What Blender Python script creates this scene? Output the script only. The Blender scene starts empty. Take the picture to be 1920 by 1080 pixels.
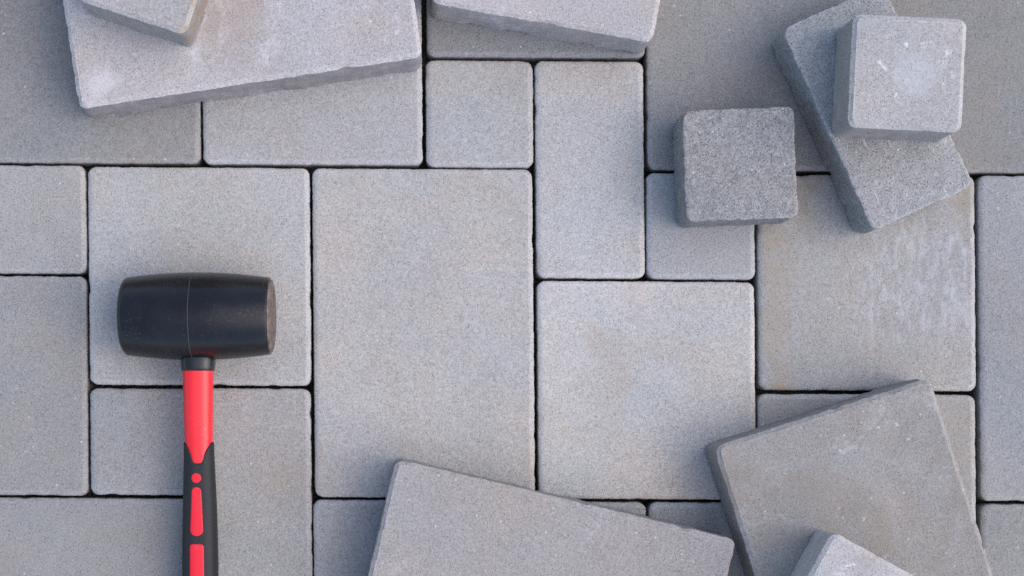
import bpy, bmesh, math, random
from mathutils import Vector, Matrix, noise

random.seed(7)
scene = bpy.context.scene
COL = scene.collection

# ------------------------------------------------------------------ scale
S = 0.00048            # metres per photo pixel on the paving surface
H = 1.775              # camera height above the paving
PPX, PPY = 715.0, 750.0  # foot of the camera, in photo pixels
T = 0.060              # paver thickness
MOD = 207.0            # module of the bond in photo pixels

def at(px, py, z=0.0):
    """photo pixel + height -> world point"""
    k = (H - z) / H
    x = PPX + (px - PPX) * k
    y = PPY + (py - PPY) * k
    return Vector(((x - 960) * S, (540 - y) * S, z))

# ------------------------------------------------------------------ camera
cam_d = bpy.data.cameras.new('camera')
cam = bpy.data.objects.new('camera', cam_d)
COL.objects.link(cam)
cam.location = ((PPX - 960) * S, (540 - PPY) * S, H)
cam.rotation_euler = (0, 0, 0)
cam_d.sensor_width = 36.0
cam_d.lens = 36.0 * H / (1920 * S)
cam_d.shift_x = (960 - PPX) / 1920
cam_d.shift_y = (PPY - 540) / 1920
cam_d.clip_start = 0.05
cam_d.clip_end = 500
scene.camera = cam

# ------------------------------------------------------------------ sky, sun, exposure
SUN_EL = math.radians(54)
SUN_AZ = math.radians(97)      # clockwise from +Y (top of the picture)
world = bpy.data.worlds.new('World')
scene.world = world
world.use_nodes = True
wn = world.node_tree.nodes
wl = world.node_tree.links
for n in list(wn):
    wn.remove(n)
sky = wn.new('ShaderNodeTexSky')
sky.sky_type = 'NISHITA'
sky.sun_disc = False
sky.sun_elevation = SUN_EL
sky.sun_rotation = SUN_AZ
sky.dust_density = 2.0
sky.air_density = 1.0
sky.ozone_density = 1.0
bg = wn.new('ShaderNodeBackground')
bg.inputs['Strength'].default_value = 0.15
wo = wn.new('ShaderNodeOutputWorld')
wl.new(sky.outputs[0], bg.inputs[0])
wl.new(bg.outputs[0], wo.inputs[0])

sun_d = bpy.data.lights.new('sun', 'SUN')
sun_d.energy = 0.9
sun_d.angle = math.radians(82)
sun_d.color = (1.0, 0.89, 0.80)
sun = bpy.data.objects.new('sun', sun_d)
COL.objects.link(sun)
sd = Vector((math.sin(SUN_AZ) * math.cos(SUN_EL), math.cos(SUN_AZ) * math.cos(SUN_EL), math.sin(SUN_EL)))
sun.rotation_euler = (-sd).to_track_quat('-Z', 'Y').to_euler()
sun.location = sd * 5

vs = scene.view_settings
vs.view_transform = 'Standard'
vs.look = 'None'
vs.exposure = 0.88
vs.gamma = 1.0
vs.use_curve_mapping = False
scene.render.engine = 'CYCLES'
scene.cycles.use_denoising = False
scene.cycles.max_bounces = 6

# ------------------------------------------------------------------ node helpers
class NT:
    def __init__(self, name):
        self.m = bpy.data.materials.new(name)
        self.m.use_nodes = True
        self.t = self.m.node_tree
        for n in list(self.t.nodes):
            self.t.nodes.remove(n)
        self.out = self.t.nodes.new('ShaderNodeOutputMaterial')
        self.p = self.t.nodes.new('ShaderNodeBsdfPrincipled')
        self.t.links.new(self.p.outputs[0], self.out.inputs[0])

    def link(self, a, b):
        self.t.links.new(a, b)

    def put(self, sock, v):
        if isinstance(v, (int, float)):
            sock.default_value = v
        elif isinstance(v, (tuple, list)):
            sock.default_value = tuple(v) + ((1.0,) if len(v) == 3 and sock.type == 'RGBA' else ())
        else:
            self.link(v, sock)

    def math(self, op, a, b=0.0, c=0.0, clamp=False):
        n = self.t.nodes.new('ShaderNodeMath')
        n.operation = op
        n.use_clamp = clamp
        for i, v in enumerate((a, b, c)):
            self.put(n.inputs[i], v)
        return n.outputs[0]

    def vmath(self, op, a, b):
        n = self.t.nodes.new('ShaderNodeVectorMath')
        n.operation = op
        self.put(n.inputs[0], a)
        self.put(n.inputs[1], b)
        return n.outputs[0]

    def noise(self, co, scale, detail=2.0, rough=0.5, dist=0.0, col=False):
        n = self.t.nodes.new('ShaderNodeTexNoise')
        self.link(co, n.inputs['Vector'])
        n.inputs['Scale'].default_value = scale
        n.inputs['Detail'].default_value = detail
        n.inputs['Roughness'].default_value = rough
        n.inputs['Distortion'].default_value = dist
        return n.outputs[1 if col else 0]

    def voro(self, co, scale, feature='F1'):
        n = self.t.nodes.new('ShaderNodeTexVoronoi')
        n.feature = feature
        self.link(co, n.inputs['Vector'])
        n.inputs['Scale'].default_value = scale
        return n

    def mix(self, f, a, b, blend='MIX'):
        n = self.t.nodes.new('ShaderNodeMix')
        n.data_type = 'RGBA'
        n.blend_type = blend
        n.clamp_factor = True
        self.put(n.inputs[0], f)
        self.put(n.inputs[6], a)
        self.put(n.inputs[7], b)
        return n.outputs[2]

    def smooth(self, v, lo, hi, a=0.0, b=1.0):
        n = self.t.nodes.new('ShaderNodeMapRange')
        n.interpolation_type = 'SMOOTHSTEP'
        self.put(n.inputs[0], v)
        n.inputs[1].default_value = lo
        n.inputs[2].default_value = hi
        n.inputs[3].default_value = a
        n.inputs[4].default_value = b
        return n.outputs[0]

    def sep(self, v):
        n = self.t.nodes.new('ShaderNodeSeparateXYZ')
        self.link(v, n.inputs[0])
        return n.outputs

    def bump(self, h, dist, strength=1.0):
        n = self.t.nodes.new('ShaderNodeBump')
        n.inputs['Strength'].default_value = strength
        n.inputs['Distance'].default_value = dist
        self.link(h, n.inputs['Height'])
        self.link(n.outputs[0], self.p.inputs['Normal'])


def concrete(name, base=0.33, tint=(1.0, 1.0, 1.0), blotch=0.20, grain=0.36, pores=0.18,
             white=0.15, effl=0.0, stain=None, coarse=0.0, scratch=0.0, spread=0.10, side=0.0):
    """pressed concrete: grey cement skin with sand grain, pores, light aggregate, lime bloom and stains"""
    k = NT(name)
    tc = k.t.nodes.new('ShaderNodeTexCoord')
    oi = k.t.nodes.new('ShaderNodeObjectInfo')
    cmb = k.t.nodes.new('ShaderNodeCombineXYZ')
    r = oi.outputs['Random']
    k.put(cmb.inputs[0], k.math('MULTIPLY', r, 37.0))
    k.put(cmb.inputs[1], k.math('MULTIPLY', r, 71.0))
    k.put(cmb.inputs[2], k.math('MULTIPLY', r, 13.0))
    raw = tc.outputs['Object']
    co = k.vmath('ADD', raw, cmb.outputs[0])
    n_low = k.noise(co, 7.0, 4.0, 0.55)
    n_mid = k.noise(co, 38.0, 3.0, 0.6)
    n_mm = k.noise(co, 210.0, 3.0, 0.7)
    n_gr = k.noise(co, 560.0, 2.0, 0.8)
    v = k.math('MULTIPLY_ADD', k.math('SUBTRACT', n_low, 0.5), blotch * 1.6, 1.0)
    v = k.math('MULTIPLY_ADD', k.math('SUBTRACT', n_mid, 0.5), blotch * 0.8, v)
    v = k.math('MULTIPLY_ADD', k.math('SUBTRACT', n_mm, 0.5), grain * 0.8, v)
    v = k.math('MULTIPLY_ADD', k.math('SUBTRACT', n_gr, 0.5), grain * 3.3, v)
    # object to object spread
    v = k.math('MULTIPLY', v, k.math('MULTIPLY_ADD', k.math('SUBTRACT', r, 0.5), spread, 1.0))
    # dark pores
    vo = k.voro(co, 620.0)
    keep = k.math('GREATER_THAN', k.sep(vo.outputs['Color'])[0], 0.72)
    pore = k.math('MULTIPLY', keep, k.smooth(vo.outputs['Distance'], 0.45, 0.15))
    v = k.math('MULTIPLY', v, k.math('SUBTRACT', 1.0, k.math('MULTIPLY', pore, pores)))
    v = k.math('MULTIPLY', v, base)
    comb = k.t.nodes.new('ShaderNodeCombineColor')
    for i in range(3):
        k.put(comb.inputs[i], k.math('MULTIPLY', v, tint[i] * (1.025, 1.0, 0.95)[i]))
    c = k.mix(1.0, comb.outputs[0], oi.outputs['Color'], 'MULTIPLY')
    # cool and warm drift of the cement
    hue = k.noise(co, 11.0, 3.0, 0.6, 0.4)
    c = k.mix(k.smooth(hue, 0.48, 0.72, 0.0, 0.75), c, (1.06, 0.99, 0.93), 'MULTIPLY')
    c = k.mix(k.smooth(hue, 0.50, 0.28, 0.0, 0.75), c, (0.95, 1.0, 1.04), 'MULTIPLY')
    # pale quartz grains
    vw = k.voro(co, 230.0)
    wk = k.math('GREATER_THAN', k.sep(vw.outputs['Color'])[1], 1.0 - white * 0.10)
    wk = k.math('MULTIPLY', wk, k.smooth(vw.outputs['Distance'], 0.30, 0.12))
    c = k.mix(k.math('MULTIPLY', wk, 0.6), c, (0.58, 0.57, 0.55))
    if coarse:
        vc = k.voro(co, 160.0)
        ck = k.sep(vc.outputs['Color'])[2]
        c = k.mix(coarse, c, k.mix(ck, (0.55, 0.56, 0.58), (1.45, 1.44, 1.42)), 'MULTIPLY')
    # paler arris, patchy with the mid noise
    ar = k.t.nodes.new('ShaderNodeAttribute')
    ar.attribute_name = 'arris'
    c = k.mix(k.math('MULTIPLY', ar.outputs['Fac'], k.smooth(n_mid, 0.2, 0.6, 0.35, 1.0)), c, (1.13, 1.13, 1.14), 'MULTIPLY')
    if effl:
        e = k.noise(co, 16.0, 5.0, 0.65, 0.8)
        e = k.math('MULTIPLY', k.smooth(e, 0.54, 0.74), k.smooth(n_mm, 0.25, 0.75))
        c = k.mix(k.math('MULTIPLY', e, effl), c, (0.66, 0.65, 0.66))
        e2 = k.noise(co, 55.0, 3.0, 0.6, 1.5)
        c = k.mix(k.math('MULTIPLY', k.smooth(e2, 0.69, 0.76), effl), c, (0.72, 0.71, 0.71))
    if scratch:
        mp = k.t.nodes.new('ShaderNodeMapping')
        mp.inputs['Rotation'].default_value = (0, 0, 0.5)
        mp.inputs['Scale'].default_value = (1.0, 0.10, 1.0)
        k.link(co, mp.inputs[0])
        sc = k.noise(mp.outputs[0], 260.0, 2.0, 0.6, 0.3)
        msk = k.smooth(k.noise(co, 22.0, 2.0), 0.50, 0.66)
        c = k.mix(k.math('MULTIPLY', k.math('MULTIPLY', k.smooth(sc, 0.60, 0.70), msk), scratch), c, (0.6, 0.6, 0.62))
    if stain:
        c = stain(k, raw, co, c)
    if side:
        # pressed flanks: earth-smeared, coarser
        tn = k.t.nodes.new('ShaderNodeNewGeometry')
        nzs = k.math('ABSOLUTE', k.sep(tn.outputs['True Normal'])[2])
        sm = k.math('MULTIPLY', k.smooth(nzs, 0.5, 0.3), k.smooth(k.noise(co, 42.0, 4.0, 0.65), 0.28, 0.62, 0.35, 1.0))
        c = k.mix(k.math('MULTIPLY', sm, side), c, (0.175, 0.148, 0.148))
    k.link(c, k.p.inputs['Base Color'])
    k.p.inputs['Roughness'].default_value = 0.88
    k.p.inputs['Specular IOR Level'].default_value = 0.25
    h = k.math('ADD', k.math('MULTIPLY', n_gr, 0.45), k.math('MULTIPLY', n_mm, 0.9))
    h = k.math('SUBTRACT', h, k.math('MULTIPLY', pore, 0.7))
    h = k.math('MULTIPLY_ADD', n_mid, 1.2, h)
    k.bump(h, 0.0007 + 0.0008 * (coarse > 0), 0.7)
    return k.m


def stain_rust_edge(k, raw, co, c):
    """clay-brown band along the left margin, bleached wipe marks on the right"""
    x, y, z = k.sep(raw)
    nz = k.noise(co, 18.0, 4.0, 0.6, 0.5)
    n2 = k.noise(co, 65.0, 4.0, 0.7, 0.4)
    xx = k.math('MULTIPLY_ADD', k.math('SUBTRACT', nz, 0.5), 0.055, x)
    band = k.math('MULTIPLY', k.smooth(xx, -0.099, -0.086), k.smooth(xx, -0.056, -0.086))
    c = k.mix(k.math('MULTIPLY', k.math('MULTIPLY', band, k.smooth(n2, 0.3, 0.65, 0.35, 1.0)), 0.48), c, (0.31, 0.25, 0.17))
    rust = k.math('MULTIPLY', k.smooth(k.noise(co, 60.0, 3.0), 0.52, 0.66),
                  k.math('MULTIPLY', band, k.smooth(y, -0.05, -0.09)))
    c = k.mix(k.math('MULTIPLY', rust, 0.4), c, (0.42, 0.25, 0.13))
    up = k.math('MULTIPLY', k.smooth(y, 0.02, 0.07), k.smooth(k.noise(co, 14.0, 4.0, 0.6, 0.7), 0.46, 0.66))
    c = k.mix(k.math('MULTIPLY', up, 0.55), c, (0.27, 0.22, 0.155))
    mp = k.t.nodes.new('ShaderNodeMapping')
    mp.inputs['Scale'].default_value = (1.0, 0.33, 1.0)
    mp.inputs['Rotation'].default_value = (0, 0, 0.15)
    k.link(co, mp.inputs[0])
    st = k.smooth(k.noise(mp.outputs[0], 150.0, 3.0, 0.6, 0.5), 0.40, 0.70)
    msk = k.math('MULTIPLY', k.smooth(x, -0.045, 0.03), k.math('MULTIPLY', k.smooth(y, 0.07, 0.04), k.smooth(y, -0.07, -0.03)))
    c = k.mix(k.math('MULTIPLY', k.math('MULTIPLY', st, msk), 0.42), c, (0.50, 0.51, 0.54))
    return c


def stain_soil(lim, col=(0.30, 0.23, 0.155), amt=0.6):
    def f(k, raw, co, c):
        e = k.smooth(k.noise(co, 9.0, 4.0, 0.6, 0.6), lim, lim + 0.16)
        return k.mix(k.math('MULTIPLY', e, amt), c, col)
    return f


def stain_rust_side(k, raw, co, c):
    x, y, z = k.sep(raw)
    e = k.math('MULTIPLY', k.smooth(x, 0.038, 0.047), k.smooth(k.noise(co, 30.0, 3.0), 0.25, 0.6))
    return k.mix(k.math('MULTIPLY', e, 0.75), c, (0.27, 0.19, 0.12))


def stain_lime_face(k, raw, co, c):
    """lime bloom: a pale ring and drips on a cube's face"""
    x, y, z = k.sep(raw)
    cx = k.math('ADD', x, -0.008)
    d = k.math('SQRT', k.math('ADD', k.math('MULTIPLY', cx, cx), k.math('MULTIPLY', y, y)))
    nz = k.noise(co, 40.0, 4.0, 0.65, 0.6)
    dd = k.math('MULTIPLY_ADD', k.math('SUBTRACT', nz, 0.5), 0.03, d)
    blob = k.smooth(dd, 0.024, 0.012)
    ring = k.math('MULTIPLY', k.smooth(dd, 0.020, 0.027), k.smooth(dd, 0.036, 0.028))
    c = k.mix(k.math('MULTIPLY', blob, 0.35), c, (0.46, 0.48, 0.50))
    sp = k.smooth(k.noise(co, 105.0, 2.0, 0.5, 0.4), 0.58, 0.68)
    c = k.mix(k.math('MULTIPLY', k.math('MULTIPLY', ring, sp), 0.6), c, (0.68, 0.67, 0.69))
    return c


M_LAID = [
    concrete('laid_concrete', 0.36),
    concrete('laid_concrete_warm', 0.36, (1.015, 1.0, 0.985), stain=stain_soil(0.52, amt=0.25)),
    concrete('laid_concrete_cool', 0.36, (0.985, 1.0, 1.03)),
]
M_WARM_TOP = concrete('laid_concrete_sandy', 0.36, (1.0, 1.0, 1.0), pores=0.2, scratch=0.15, stain=stain_soil(0.52, amt=0.18))
M_STAINED = concrete('laid_concrete_stained', 0.36, (1.0, 1.0, 1.0), stain=stain_rust_edge)
M_BLOOM = concrete('loose_concrete_bloomed', 0.355, (1.03, 0.985, 0.995), effl=0.9, white=0.2, stain=stain_soil(0.54, (0.30, 0.245, 0.20), amt=0.55), side=0.12)
def stain_big_slab(k, raw, co, c):
    """earth smear in the middle of the slab, thick lime in its corner"""
    x, y, z = k.sep(raw)
    nz = k.noise(co, 26.0, 5.0, 0.65, 0.5)
    def blob(cx, cy, r0, r1, wob):
        dx, dy = k.math('ADD', x, -cx), k.math('ADD', y, -cy)
        d = k.math('SQRT', k.math('ADD', k.math('MULTIPLY', dx, dx), k.math('MULTIPLY', dy, dy)))
        return k.smooth(k.math('MULTIPLY_ADD', k.math('SUBTRACT', nz, 0.5), wob, d), r1, r0)
    c = k.mix(k.math('MULTIPLY', blob(-0.012, -0.045, 0.008, 0.060, 0.12), 0.42), c, (0.285, 0.225, 0.185))
    c = k.mix(k.math('MULTIPLY', blob(-0.128, -0.078, 0.002, 0.022, 0.04), 0.42), c, (0.66, 0.62, 0.62))
    c = k.mix(k.math('MULTIPLY', blob(-0.075, -0.030, 0.015, 0.060, 0.06), 0.35), c, (0.24, 0.245, 0.255))
    return c

M_BLOOM_DIRTY = concrete('loose_concrete_earthy_flanks', 0.355, (1.03, 0.985, 0.995), effl=0.95, white=0.2, stain=stain_big_slab, side=0.5)
M_LOOSE = concrete('loose_concrete', 0.27, (1.045, 0.99, 0.975), white=0.3, effl=0.2, stain=stain_soil(0.56, amt=0.3), side=0.12)
M_LOOSE_GREY = concrete('loose_concrete_grey', 0.245, (1.03, 0.995, 0.97), white=0.45, effl=0.35, blotch=0.28, stain=stain_soil(0.50, (0.22, 0.185, 0.15), amt=0.45), side=0.12)
M_UNDER = concrete('concrete_rough_underside', 0.235, (0.99, 1.0, 1.02), grain=0.55, pores=0.35, coarse=0.24, white=0.4, side=0.2)
M_UNDER_SCR = concrete('concrete_scuffed_underside', 0.275, (0.99, 1.0, 1.02), grain=0.5, pores=0.3, coarse=0.18, scratch=0.6, effl=0.6)
M_LIME = concrete('loose_concrete_limed', 0.335, (1.01, 0.99, 0.99), effl=0.25, white=0.3, pores=0.3, stain=stain_lime_face, side=0.3)
M_RUSTSIDE = concrete('loose_concrete_rust_side', 0.31, (1.0, 0.99, 1.0), effl=0.3, stain=stain_rust_side, side=0.3)


def sand_material(name, col):
    k = NT(name)
    tc = k.t.nodes.new('ShaderNodeTexCoord')
    co = tc.outputs['Object']
    n = k.noise(co, 420.0, 3.0, 0.7)
    n2 = k.noise(co, 3.0, 4.0, 0.6)
    c = k.mix(n, tuple(v * 0.45 for v in col), tuple(v * 1.6 for v in col))
    c = k.mix(k.smooth(n2, 0.35, 0.7), c, (0.8, 0.78, 0.72), 'MULTIPLY')
    k.link(c, k.p.inputs['Base Color'])
    k.p.inputs['Roughness'].default_value = 0.95
    k.bump(n, 0.002, 0.8)
    return k.m

M_SAND = sand_material('bedding_grit', (0.06, 0.06, 0.05))
M_SOIL = sand_material('sandy_soil', (0.20, 0.17, 0.13))

# ------------------------------------------------------------------ object helpers
def link(name, me, mat=None, parent=None):
    o = bpy.data.objects.new(name, me)
    COL.objects.link(o)
    if mat is not None and me is not None and not me.materials:
        me.materials.append(mat)
    if parent is not None:
        o.parent = parent
    return o

def tag(o, label, cat=None, group=None, kind=None):
    if label:
        o['label'] = label
    if cat:
        o['category'] = cat
    if group:
        o['group'] = group
    if kind:
        o['kind'] = kind
    return o

def paver_mesh(name, w, d, t=T, r=0.0075, step=0.005, edge='soft', jit=0.00028, chip=0.0, burr=0.0,
               seed=0, shear=(0.0, 0.0)):
    """a pressed paver, top face at z = 0, body below: rounded plan corners, worn arris, uneven sides"""
    a, b = w / 2 - r, d / 2 - r
    base = []          # (core point, outward normal)
    def seg(p, q, n, cnt):
        for i in range(cnt):
            f = i / cnt
            base.append((p.lerp(q, f), n))
    def arc(c, a0, cnt=6):
        for i in range(cnt):
            an = a0 + math.pi / 2 * i / cnt
            base.append((c, Vector((math.cos(an), math.sin(an)))))
    nx, ny = max(2, int(2 * a / step)), max(2, int(2 * b / step))
    c00, c10, c11, c01 = Vector((-a, -b)), Vector((a, -b)), Vector((a, b)), Vector((-a, b))
    arc(c10, -math.pi / 2); seg(c10, c11, Vector((1, 0)), ny)
    arc(c11, 0); seg(c11, c01, Vector((0, 1)), nx)
    arc(c01, math.pi / 2); seg(c01, c00, Vector((-1, 0)), ny)
    arc(c00, math.pi); seg(c00, c10, Vector((0, -1)), nx)
    if edge == 'soft':
        prof = [(0.0, -t), (0.0, -t + 0.004), (0.0, -t * 0.5), (0.0, -0.0036), (0.0003, -0.0021), (0.0011, -0.0012), (0.0042, -0.00012),
                (0.0050, 0.0), (0.0060, 0.0)]
    elif edge == 'crisp':
        prof = [(0.0, -t), (0.0, -t + 0.004), (0.0, -t * 0.75), (0.0, -t * 0.5), (0.0, -t * 0.25), (0.0, -0.0042), (0.0001, -0.0028), (0.0030, -0.0005),
                (0.0036, 0.0), (0.0052, 0.0)]
    else:  # 'rough': the underside turned up
        prof = [(0.0030, -t), (0.0004, -t + 0.003), (0.0, -t * 0.75), (0.0, -t * 0.5), (0.0, -t * 0.25), (0.0, -0.0022), (0.0002, -0.0010), (0.0009, -0.0003),
                (0.0018, 0.0), (0.0035, 0.0)]
    so = Vector((seed * 3.17, seed * 1.31, seed * 7.7))
    verts, faces = [], []
    n = len(base)
    for li, (ins, z) in enumerate(prof):
        for core, nv in base:
            p2 = core + nv * (r - ins)
            p = Vector((p2.x, p2.y, z))
            dd = noise.noise(p * 330 + so) * jit + noise.noise(p * 75 + so) * jit * 0.8
            zz = z
            if chip and -0.012 < z < -0.0002 or chip and z < -t + 0.001:
                g = noise.noise(Vector((p.x, p.y, 0.3 * z)) * 62 + so * 2)
                g2 = noise.noise(Vector((p.x, p.y, 0)) * 190 + so)
                amt = max(0.0, g - 0.28) * chip * 3 + max(0.0, g2 - 0.35) * chip * 0.8
                dd -= amt
                zz -= amt * 0.5 if z > -0.02 else 0
            if burr and z < -t * 0.45:
                g = noise.noise(Vector((p.x, p.y, z)) * 38 + so) + 0.6 * noise.noise(Vector((p.x, p.y, z)) * 140 + so)
                dd += burr * (0.35 + g) * (1.0 if z < -t + 0.01 else 0.35)
            if burr and -t + 0.002 < z < -0.006:      # torn flanks
                dd += 0.0011 * noise.noise(p * 105 + so) + 0.0005 * noise.noise(p * 260 + so)
            if li == len(prof) - 1:
                dd *= 0.3
            q = p2 + nv * dd
            verts.append((q.x - shear[0] * q.y, q.y - shear[1] * q.x, zz))
    for li in range(len(prof) - 1):
        for i in range(n):
            j = (i + 1) % n
            faces.append((li * n + i, li * n + j, (li + 1) * n + j, (li + 1) * n + i))
    top = [(len(prof) - 1) * n + i for i in range(n)]
    faces.append(tuple(top))
    faces.append(tuple(reversed(range(n))))
    me = bpy.data.meshes.new(name)
    me.from_pydata(verts, [], faces)
    sm = [True] * len(faces)
    sm[-1] = sm[-2] = False
    me.polygons.foreach_set('use_smooth', sm)
    if edge != 'soft':
        me.set_sharp_from_angle(angle=math.radians(27))
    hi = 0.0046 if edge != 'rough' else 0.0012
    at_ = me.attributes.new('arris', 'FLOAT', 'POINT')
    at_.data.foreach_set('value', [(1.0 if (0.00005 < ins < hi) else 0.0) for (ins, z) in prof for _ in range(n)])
    me.update()
    return me

# ------------------------------------------------------------------ setting: ground, bedding, laid pavers
bm = bmesh.new()
bmesh.ops.create_grid(bm, x_segments=8, y_segments=8, size=150)
me = bpy.data.meshes.new('ground'); bm.to_mesh(me); bm.free()
ground = link('ground', me, M_SOIL)
ground.location.z = -0.046
tag(ground, 'sandy soil around and under the paving', kind='structure')

# bedding layer under the pavers, slightly uneven grit
GX0, GX1, GY0, GY1 = -5, 14, -4, 9     # extent of the bond in modules (cells of the grid below)
OX, OY = 165.0, 316.0                  # pixel of grid node (0, 0)
PX, PY = 208.6, 206.5                  # pitch
bm = bmesh.new()
NXb, NYb = 90, 64
x0, x1 = (OX + GX0 * PX - 960) * S - .05, (OX + GX1 * PX - 960) * S + .05
y0, y1 = (540 - OY - GY1 * PY) * S - .05, (540 - OY - GY0 * PY) * S + .05
grid = []
for j in range(NYb + 1):
    for i in range(NXb + 1):
        x = x0 + (x1 - x0) * i / NXb
        y = y0 + (y1 - y0) * j / NYb
        rim = i in (0, NXb) or j in (0, NYb)
        z = -0.052 if rim else -0.036 + 0.006 * noise.noise(Vector((x * 22, y * 22, 4)))
        grid.append(bm.verts.new((x, y, z)))
for j in range(NYb):
    for i in range(NXb):
        k0 = j * (NXb + 1) + i
        bm.faces.new((grid[k0], grid[k0 + 1], grid[k0 + NXb + 2], grid[k0 + NXb + 1]))
me = bpy.data.meshes.new('pavement'); bm.to_mesh(me); bm.free()
pavement = link('pavement', me, M_SAND)
tag(pavement, 'grey concrete pavers laid in a random bond with dark open joints', kind='structure')

# pavers the photograph shows: left, top, right, bottom in pixels, material
SH = (0.009, 0.006)
laid = [
    (-41, -103, 373, 305, 0), (380, -102, 790, 308, 2), (800, -304, 1207, 107, 2), (800, 113, 999, 313, 0),
    (1006, 115, 1207, 521, 0), (1214, -92, 1622, 319, 3), (1630, -90, 2040, 323, 3), (-42, 310, 160, 512, 0),
    (167, 314, 581, 722, 0), (589, 317, 1000, 933, 1), (-250, 517, 162, 928, 0), (170, 729, 373, 928, 0),
    (379, 729, 583, 1139, 1), (-39, 935, 374, 1345, 0), (590, 939, 1000, 1346, 2), (1009, 942, 1213, 1347, 1),
    (1220, 943, 1418, 1347, 2), (1010, 528, 1416, 936, 1), (1214, 325, 1415, 523, 2), (1423, 328, 1829, 732, 4),
    (1424, 740, 1830, 1148, 1), (1838, 330, 2250, 940, 2), (1842, 947, 2250, 1356, 0),
]
# tone per stone: batch differences, plus vignette and nearby shadow painted into the colour
TONE = [0.63, 0.96, 0.64, 0.95, 1.04, 0.70, 0.60, 0.82, 0.97, 1.0, 0.67, 0.78, 0.86, 0.69, 0.74, 0.82, 0.78, 1.06, 0.86, 0.86, 0.78, 0.74, 0.68]
occ = set()
MATS = M_LAID + [M_WARM_TOP, M_STAINED]
rl = random.Random(11)
for idx, (L, Tp, R, B, mi) in enumerate(laid):
    L, R, Tp, B = L - 1.2, R + 1.2, Tp - 0.6, B + 0.6
    cx, cy = (L + R) / 2, (Tp + B) / 2
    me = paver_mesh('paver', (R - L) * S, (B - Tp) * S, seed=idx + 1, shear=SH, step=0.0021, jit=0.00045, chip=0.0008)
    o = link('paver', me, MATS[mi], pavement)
    o.location = ((cx - 960) * S, (540 - cy) * S, rl.uniform(-0.0008, 0.0002))
    o.rotation_euler = (rl.uniform(-1, 1) * 0.0035, rl.uniform(-1, 1) * 0.0035, rl.uniform(-1, 1) * 0.0008)
    t = TONE[idx]
    o.color = (t, t, t, 1)
    i0, i1 = round((L - OX) / PX), round((R - OX) / PX)
    j0, j1 = round((Tp - OY) / PY), round((B - OY) / PY)
    for i in range(i0, i1):
        for j in range(j0, j1):
            occ.add((i, j))
# the bond runs on beyond the frame
fill = {}
rf = random.Random(5)
for j in range(GY0, GY1):
    for i in range(GX0, GX1):
        if (i, j) in occ:
            continue
        opts = [(3, 2), (2, 2), (2, 2), (2, 1), (1, 2), (2, 3), (1, 1)]
        rf.shuffle(opts)
        for (w, d) in opts + [(1, 1)]:
            cells = [(i + a, j + b) for a in range(w) for b in range(d)]
            if all(c not in occ and c[0] < GX1 and c[1] < GY1 for c in cells):
                break
        occ.update(cells)
        key = (w, d)
        if key not in fill:
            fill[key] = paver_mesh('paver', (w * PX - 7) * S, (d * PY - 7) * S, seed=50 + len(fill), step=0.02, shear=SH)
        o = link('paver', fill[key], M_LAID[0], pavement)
        o.location = ((OX + (i + w / 2) * PX - 960) * S + SH[0] * (OY + (j + d / 2) * PY - 540) * S,
                      (540 - OY - (j + d / 2) * PY) * S - SH[1] * (OX + (i + w / 2) * PX - 960) * S, rf.uniform(-0.001, 0.0002))
        o.rotation_euler = (rf.uniform(-1, 1) * 0.003, rf.uniform(-1, 1) * 0.003, 0)

# ------------------------------------------------------------------ loose pavers lying on the paving
def loose(name, label, corner, ang, w_px, d_px, which, mat, z0=0.0, seed=0, **kw):
    """corner: photo pixel of one top-face corner ('tl','tr','bl','br' or 'c'); ang: degrees counter-clockwise"""
    ztop = z0 + T
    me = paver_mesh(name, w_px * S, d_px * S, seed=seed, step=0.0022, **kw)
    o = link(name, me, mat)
    an = math.radians(ang)
    sx = {'l': -0.5, 'r': 0.5, 'c': 0.0}[which[-1]] * w_px * S
    sy = {'t': 0.5, 'b': -0.5, 'c': 0.0}[which[0]] * d_px * S
    off = Matrix.Rotation(an, 3, 'Z') @ Vector((sx, sy, 0))
    p = at(corner[0], corner[1], ztop) - off
    o.location = (p.x, p.y, ztop + 0.0006)
    o.rotation_euler = (0, 0, an)
    tag(o, label, 'paver', 'loose pavers lying on the paving')
    return o

loose('paving_stone', 'large pale lime-marked slab in the top left corner, carrying a small rust-edged block',
      (148, 204), 8.6, 630, 411, 'bl', M_BLOOM_DIRTY, seed=101, edge='crisp', jit=0.0006, chip=0.0017, burr=0.0024)
loose('paving_stone', 'small block with a rust-brown side lying on the large pale slab at the top left',
      (348, 66), -18.0, 200, 200, 'br', M_RUSTSIDE, z0=T + 0.0008, seed=102, edge='crisp', jit=0.0005, chip=0.0014, burr=0.0010)
loose('paving_stone', 'pale slab turned clockwise and cut by the middle of the top edge',
      (1224, 80), -10.2, 408, 411, 'br', M_BLOOM, seed=103, edge='crisp', jit=0.0006, chip=0.0014, burr=0.0020)
loose('paving_stone', 'dark square block with its rough underside up, lying alone left of the stacked pair',
      (1387.5, 308), 2.4, 203, 202, 'cc', M_UNDER, seed=104, edge='rough', jit=0.0009, chip=0.0018, burr=0.0006)
loose('paving_stone', 'scuffed dark oblong block lying slantwise under the pale cube at the top right',
      (1466, 55), 24.3, 201, 401, 'tl', M_UNDER_SCR, seed=105, edge='rough', jit=0.0009, chip=0.0024, burr=0.0008)
loose('paving_stone', 'pale square cube with white lime spots on top of the scuffed oblong block',
      (1702, 137), -2.9, 200, 199, 'cc', M_LIME, z0=T + 0.0008, seed=106, edge='crisp', jit=0.0003, chip=0.0008, burr=0.0004)
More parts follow.
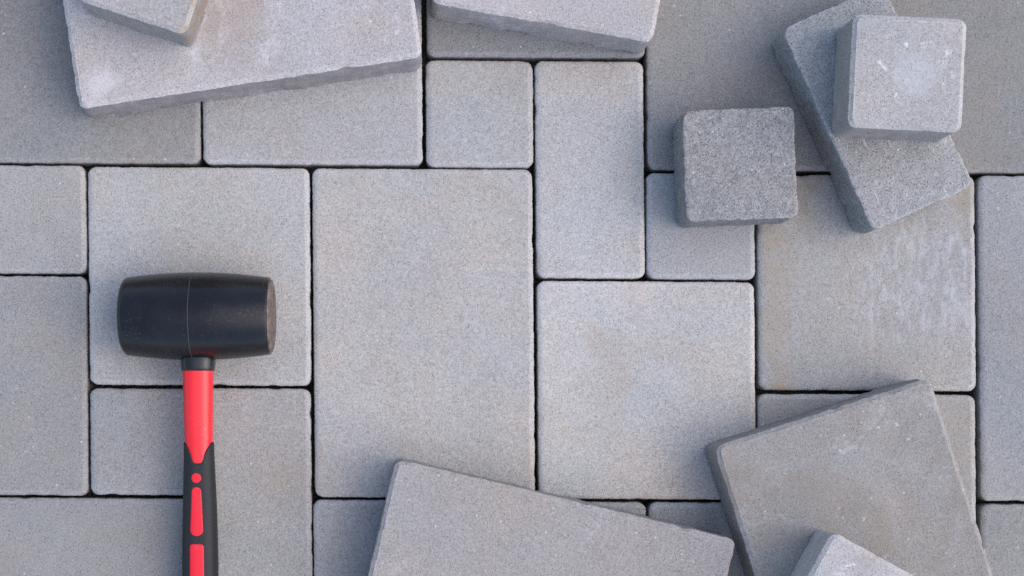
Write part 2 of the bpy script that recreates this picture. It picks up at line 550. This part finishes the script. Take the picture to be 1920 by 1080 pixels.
loose('paving_stone', 'wide pale pinkish slab running off the bottom edge, right of the mallet',
      (743, 860), -13.4, 634, 411, 'tl', M_LOOSE, seed=107, burr=0.0005, edge='crisp', jit=0.0006, chip=0.0012)
loose('paving_stone', 'square grey slab turned anticlockwise at the bottom right, under a small block',
      (1339, 838), 17.8, 411, 408, 'tl', M_LOOSE_GREY, seed=108, burr=0.0005, edge='crisp', jit=0.0006, chip=0.0012)
loose('paving_stone', 'small pale block cut by the bottom edge, lying on the square grey slab',
      (1562, 996), -28.8, 200, 200, 'tl', M_BLOOM, z0=T + 0.0008, seed=109, edge='crisp', jit=0.0004, chip=0.0012)

# ------------------------------------------------------------------ mallet materials
def rubber_material():
    k = NT('black_rubber')
    tc = k.t.nodes.new('ShaderNodeTexCoord')
    co = tc.outputs['Object']
    x, y, z = k.sep(co)
    n = k.noise(co, 26.0, 4.0, 0.6)
    c = k.mix(k.smooth(n, 0.35, 0.7), (0.0045, 0.0045, 0.0055), (0.009, 0.009, 0.011))
    # chalky scuffs along the crown
    fine = k.smooth(k.noise(co, 420.0, 3.0, 0.7), 0.55, 0.72)
    area = k.math('MULTIPLY', k.smooth(k.noise(co, 34.0, 3.0, 0.6, 0.5), 0.44, 0.70), k.smooth(z, 0.045, 0.072))
    c = k.mix(k.math('MULTIPLY', k.math('MULTIPLY', fine, area), 0.2), c, (0.26, 0.25, 0.24))
    dust = k.smooth(k.noise(co, 900.0, 2.0), 0.66, 0.78)
    c = k.mix(k.math('MULTIPLY', dust, 0.10), c, (0.25, 0.24, 0.23))
    k.link(c, k.p.inputs['Base Color'])
    k.put(k.p.inputs['Roughness'], k.math('MULTIPLY_ADD', k.math('ADD', n, k.math('MULTIPLY', area, 0.5)), 0.16, 0.20))
    k.p.inputs['Specular IOR Level'].default_value = 0.42
    k.bump(k.math('ADD', k.noise(co, 300.0, 3.0), k.math('MULTIPLY', k.noise(co, 30.0, 2.0), 2.0)), 0.00025, 0.3)
    return k.m

def face_material():
    k = NT('dusty_rubber_face')
    tc = k.t.nodes.new('ShaderNodeTexCoord')
    co = tc.outputs['Object']
    n = k.noise(co, 90.0, 5.0, 0.7)
    c = k.mix(k.smooth(n, 0.35, 0.65), (0.07, 0.05, 0.042), (0.17, 0.13, 0.11))
    k.link(c, k.p.inputs['Base Color'])
    k.p.inputs['Roughness'].default_value = 0.85
    k.bump(n, 0.0008, 0.6)
    return k.m

def plain_material(name, col, rough, spec=0.5, nscale=300.0, bump=0.0002, var=0.15, coat=0.0):
    k = NT(name)
    tc = k.t.nodes.new('ShaderNodeTexCoord')
    co = tc.outputs['Object']
    n = k.noise(co, nscale, 3.0, 0.6)
    n2 = k.noise(co, 24.0, 3.0, 0.6)
    c = k.mix(n2, tuple(v * (1 - var) for v in col), tuple(min(1, v * (1 + var)) for v in col))
    du = k.math('MULTIPLY', k.smooth(k.noise(co, 480.0, 3.0, 0.7), 0.56, 0.74), k.smooth(n2, 0.45, 0.65))
    c = k.mix(k.math('MULTIPLY', du, 0.22), c, (0.45, 0.38, 0.36))
    k.link(c, k.p.inputs['Base Color'])
    k.put(k.p.inputs['Roughness'], k.math('MULTIPLY_ADD', k.math('SUBTRACT', n2, 0.5), 0.12, rough))
    k.p.inputs['Specular IOR Level'].default_value = spec
    k.p.inputs['Coat Weight'].default_value = coat
    k.bump(n, bump, 0.5)
    return k.m

def grip_material():
    k = NT('black_soft_grip')
    tc = k.t.nodes.new('ShaderNodeTexCoord')
    geo = k.t.nodes.new('ShaderNodeNewGeometry')
    co = tc.outputs['Object']
    n = k.noise(co, 700.0, 3.0, 0.6)
    x, y, z = k.sep(co)
    nz = k.sep(geo.outputs['True Normal'])[2]
    rib = k.math('SINE', k.math('MULTIPLY', y, 2 * math.pi / 0.0024))
    rib = k.math('MULTIPLY', rib, k.math('MULTIPLY', k.smooth(nz, 0.85, 0.45), k.smooth(y, -0.17, -0.19)))
    c = k.mix(n, (0.008, 0.008, 0.009), (0.020, 0.020, 0.022))
    k.link(c, k.p.inputs['Base Color'])
    k.p.inputs['Roughness'].default_value = 0.62
    k.p.inputs['Specular IOR Level'].default_value = 0.4
    k.bump(k.math('ADD', n, k.math('MULTIPLY', rib, 2.0)), 0.0003, 0.6)
    return k.m

M_RUBBER = rubber_material()
M_FACE = face_material()
M_RED = plain_material('red_plastic', (0.78, 0.020, 0.028), 0.32, 0.5, var=0.05, bump=0.00008)
M_INLAY = plain_material('red_grip_inlay', (0.72, 0.012, 0.028), 0.45, 0.4, var=0.06, bump=0.00015)
M_COLLAR = plain_material('black_collar_plastic', (0.010, 0.012, 0.013), 0.28, 0.5, bump=0.0001)
M_SEAM = plain_material('pale_mould_seam', (0.055, 0.053, 0.052), 0.6, 0.3)
M_GRIP = grip_material()

# ------------------------------------------------------------------ mallet
HEAD_R = 0.0386
TILT = math.radians(3.4)
base = at(368.3, 593, HEAD_R)
base.z = 0.0
mallet = bpy.data.objects.new('rubber_mallet', None)
COL.objects.link(mallet)
mallet.location = base
mallet.empty_display_size = 0.03
tag(mallet, 'rubber mallet with black barrel head and red and black handle lying on the paving', 'mallet')

def mesh_from(name, verts, faces, mat, parent, smooth=True, flat=()):
    me = bpy.data.meshes.new(name)
    me.from_pydata(verts, [], faces)
    me.polygons.foreach_set('use_smooth', [smooth and i not in flat for i in range(len(faces))])
    me.update()
    return link(name, me, mat, parent)

def lathe_x(prof, seg=96):
    """prof: (x, radius) list -> ring verts around the head's axis (local, tilted, resting on z = 0)"""
    vs_, fs = [], []
    for x, r in prof:
        for s in range(seg):
            an = 2 * math.pi * s / seg
            y, z = r * math.cos(an), r * math.sin(an)
            X = x * math.cos(TILT) - z * math.sin(TILT)
            Z = x * math.sin(TILT) + z * math.cos(TILT) + HEAD_R + 0.0004
            vs_.append((X, y, Z))
    for i in range(len(prof) - 1):
        for s in range(seg):
            t = (s + 1) % seg
            fs.append((i * seg + s, i * seg + t, (i + 1) * seg + t, (i + 1) * seg + s))
    return vs_, fs

HL = 0.1312 / 2
def barrel(x):
    return 0.0338 + (HEAD_R - 0.0338) * (1 - (abs(x) / HL) ** 2.0)
prof = [(-HL, 0.0001), (-HL, 0.010), (-HL - 0.0002, 0.020), (-HL + 0.0002, 0.0262)]
for i in range(1, 9):       # rounded left rim
    an = math.pi / 2 * i / 8
    prof.append((-HL + 0.0062 * (1 - math.cos(an)), 0.0262 + (barrel(-HL + 0.0062) - 0.0262) * math.sin(an)))
for i in range(1, 40):
    x = -HL + 0.0062 + (2 * HL - 0.0062 - 0.0012) * i / 39
    prof.append((x, barrel(x)))
for i in range(1, 5):       # tighter right rim
    an = math.pi / 2 * i / 4
    prof.append((HL - 0.0012 + 0.0012 * math.sin(an), barrel(HL - 0.0012) - 0.0012 * (1 - math.cos(an))))
prof.append((HL, 0.0300))
v_, f_ = lathe_x(prof)
head = mesh_from('head', v_, f_, M_RUBBER, mallet)
# dusty striking face: shallow dished disc set in the right end
rr = prof[-1][1]
fp = [(HL + 0.0002, 0.0318), (HL + 0.0013, 0.0313), (HL + 0.0018, 0.0300), (HL + 0.0022, 0.024), (HL + 0.0026, 0.012), (HL + 0.0027, 0.0002)]
v_, f_ = lathe_x(fp)
sf = mesh_from('strike_face', v_, f_, M_FACE, head)
tag(sf, 'flat brown dusty striking face on the right end of the head')
# mould seam round the middle
xs = -0.002
sp = [(xs - 0.0004, barrel(xs) - 0.0002), (xs - 0.00022, barrel(xs) + 0.00018), (xs + 0.00022, barrel(xs) + 0.00018), (xs + 0.0004, barrel(xs) - 0.0002)]
v_, f_ = lathe_x(sp, 128)
mesh_from('seam', v_, f_, M_SEAM, head)

# handle ------------------------------------------------------------
def lerp_tab(tab, x):
    if x <= tab[0][0]:
        return tab[0][1]
    for (a, va), (b, vb) in zip(tab, tab[1:]):
        if x <= b:
            f = (x - a) / (b - a)
            return va + (vb - va) * f
    return tab[-1][1]

HALF = [(600, 30), (672, 30), (695, 29.6), (760, 28.6), (810, 27.4), (835, 27.2), (860, 27.6), (900, 28.9), (950, 30.6), (1000, 31.8), (1050, 32.5),
        (1100, 32.6), (1150, 32.0), (1190, 32.6), (1215, 34.5), (1228, 34.8)]
CENX = [(600, 371.2), (695, 371.6), (760, 372.0), (830, 373.0), (900, 374.2), (950, 375.0), (1080, 375.8), (1228, 376.6)]
SE = 3.0
def axis(py):
    """axis point of the handle in world space, tilting down from the head to the paving"""
    f = (py - 592) / (1228 - 592)
    return HEAD_R - 0.0010 + (0.0197 - HEAD_R) * f
def half(py, off=0.0):
    a = lerp_tab(HALF, py) * S * (H - axis(py)) / H + off
    return a, a * 1.10 + 0.0002
def sect(py, an, off=0.0):
    a, b = half(py, off)
    ca, sa = math.cos(an), math.sin(an)
    x = a * math.copysign(abs(ca) ** (2 / SE), ca)
    z = b * math.copysign(abs(sa) ** (2 / SE), sa)
    w = at(lerp_tab(CENX, py), py, axis(py))
    return Vector((w.x + x - base.x, w.y - base.y, axis(py) + z))

ANG = []
K = 120
for i in range(K):
    # even steps along the superellipse
    ANG.append(2 * math.pi * i / K)

def tube(rows, off, cap_start=False, cap_end=False):
    vs_, fs = [], []
    for py, o in rows:
        for an in ANG:
            vs_.append(sect(py, an, off + o))
    n = len(rows)
    for i in range(n - 1):
        for s in range(K):
            t = (s + 1) % K
            fs.append((i * K + s, (i + 1) * K + s, (i + 1) * K + t, i * K + t))
    if cap_start:
        fs.append(tuple(range(K)))
    if cap_end:
        fs.append(tuple(reversed(range((n - 1) * K, n * K))))
    return vs_, fs

v_, f_ = tube([(645, 0), (671, 0.0004), (673, 0.0007), (690, 0.0005), (693.5, 0.0003), (695.5, -0.0002), (696, -0.003)], 0.0004, True, True)
mesh_from('collar', v_, f_, M_COLLAR, mallet)
rows = [(690, -0.0004)] + [(p, -0.0004) for p in range(694, 830, 8)] + [(p, -0.0011) for p in range(838, 1220, 14)]
v_, f_ = tube(rows, 0.0, True, True)
mesh_from('shaft', v_, f_, M_RED, mallet)

# black soft grip: its front edge is scalloped round a red tongue
START = [(0, 868.5), (5, 868), (8, 866.5), (10, 863.5), (11.3, 859), (12.6, 854), (14.6, 848), (17.5, 842.5), (20.5, 838), (23.5, 833), (25.6, 829), (30, 828)]
KG = 200
angs = []
for i in range(KG):
    angs.append(2 * math.pi * i / KG + 0.0007)
# equalise spacing in x by walking the section
def walk(cnt):
    pts = []
    N = 4000
    acc = [0.0]
    prev = None
    for i in range(N + 1):
        an = 2 * math.pi * i / N
        p = sect(850, an)
        if prev is not None:
            acc.append(acc[-1] + (p - prev).length)
        prev = p
    tot = acc[-1]
    out, j = [], 0
    for c in range(cnt):
        tgt = tot * c / cnt
        while acc[j] < tgt:
            j += 1
        out.append(2 * math.pi * j / N)
    return out
angs = walk(KG)
vs_, fs = [], []
NR = 70
END = 1226
def start_px(an):
    p = sect(850, an)
    w = at(373.3, 850, axis(850))
    return lerp_tab(START, abs(p.x - (w.x - base.x)) / S)
for ri in range(-2, NR + 1):
    for an in angs:
        st = start_px(an)
        if ri == -2:
            py, off = st + 0.2, -0.0012
        elif ri == -1:
            py, off = st, -0.0002
        else:
            f = (ri / NR) ** 1.4
            py = st + 1.5 + (END - st - 1.5) * f
            off = 0.0004
        vs_.append(sect(py, an, off))
nrow = NR + 3
for py, off in ((END + 5, -0.001), (END + 9, -0.004), (END + 11, -0.009)):   # domed butt end
    for an in angs:
        vs_.append(sect(py, an, off))
    nrow += 1
for i in range(nrow - 1):
    for s in range(KG):
        t = (s + 1) % KG
        fs.append((i * KG + s, (i + 1) * KG + s, (i + 1) * KG + t, i * KG + t))
fs.append(tuple(reversed(range((nrow - 1) * KG, nrow * KG))))
grip = mesh_from('grip', vs_, fs, M_GRIP, mallet)

def inlay(y0, y1, wfun):
    """red window flush in the crown of the grip: half width in px as a function of pixel row"""
    vs_, fs = [], []
    NA, ny = 12, max(16, int((y1 - y0) / 1.5))
    for j in range(ny + 1):
        f = 0.5 - 0.5 * math.cos(math.pi * j / ny)
        py = y0 + (y1 - y0) * f
        hw = max(0.05, wfun(py)) * S
        a, b = half(py, 0.0004)
        w = at(lerp_tab(CENX, py) - 3.2, py, axis(py))
        for i in range(-1, NA + 2):
            u = max(0, min(NA, i)) / NA * 2 - 1
            x = hw * u + (3.2 * S if False else 0)
            xc = x - 3.2 * S
            z = b * (1 - min(1.0, abs(xc / a)) ** SE) ** (1 / SE)
            lift = 0.00025 if 0 <= i <= NA else -0.0008
            vs_.append((w.x + x - base.x, w.y - base.y, axis(py) + z + lift))
    m = NA + 3
    for j in range(ny):
        for i in range(m - 1):
            a0 = j * m + i
            fs.append((a0, a0 + m, a0 + m + 1, a0 + 1))
    mesh_from('grip_inlay', vs_, fs, M_INLAY, grip)

inlay(886, 904, lambda p: math.sqrt(max(0, 81 - (p - 895) ** 2)))
def w2(p):
    w = 8.5 + 3.6 * (p - 912) / 90
    if p < 920:
        w = 8.8 * math.sqrt(max(0, 1 - ((920 - p) / 8) ** 2))
    if p > 991:
        w = 11.9 * math.sqrt(max(0, 1 - ((p - 991) / 11.5) ** 2))
    return w
inlay(912, 1002.5, w2)
def w3(p):
    w = 12.6 + 0.6 * min(1, (p - 1018) / 60)
    if p < 1023:
        w -= 5 - 5 * math.sqrt(max(0, 1 - ((1023 - p) / 5) ** 2))
    if p > 1128:
        w = 13.2 * math.sqrt(max(0, 1 - ((p - 1128) / 12) ** 2))
    return w
inlay(1018, 1140, w3)
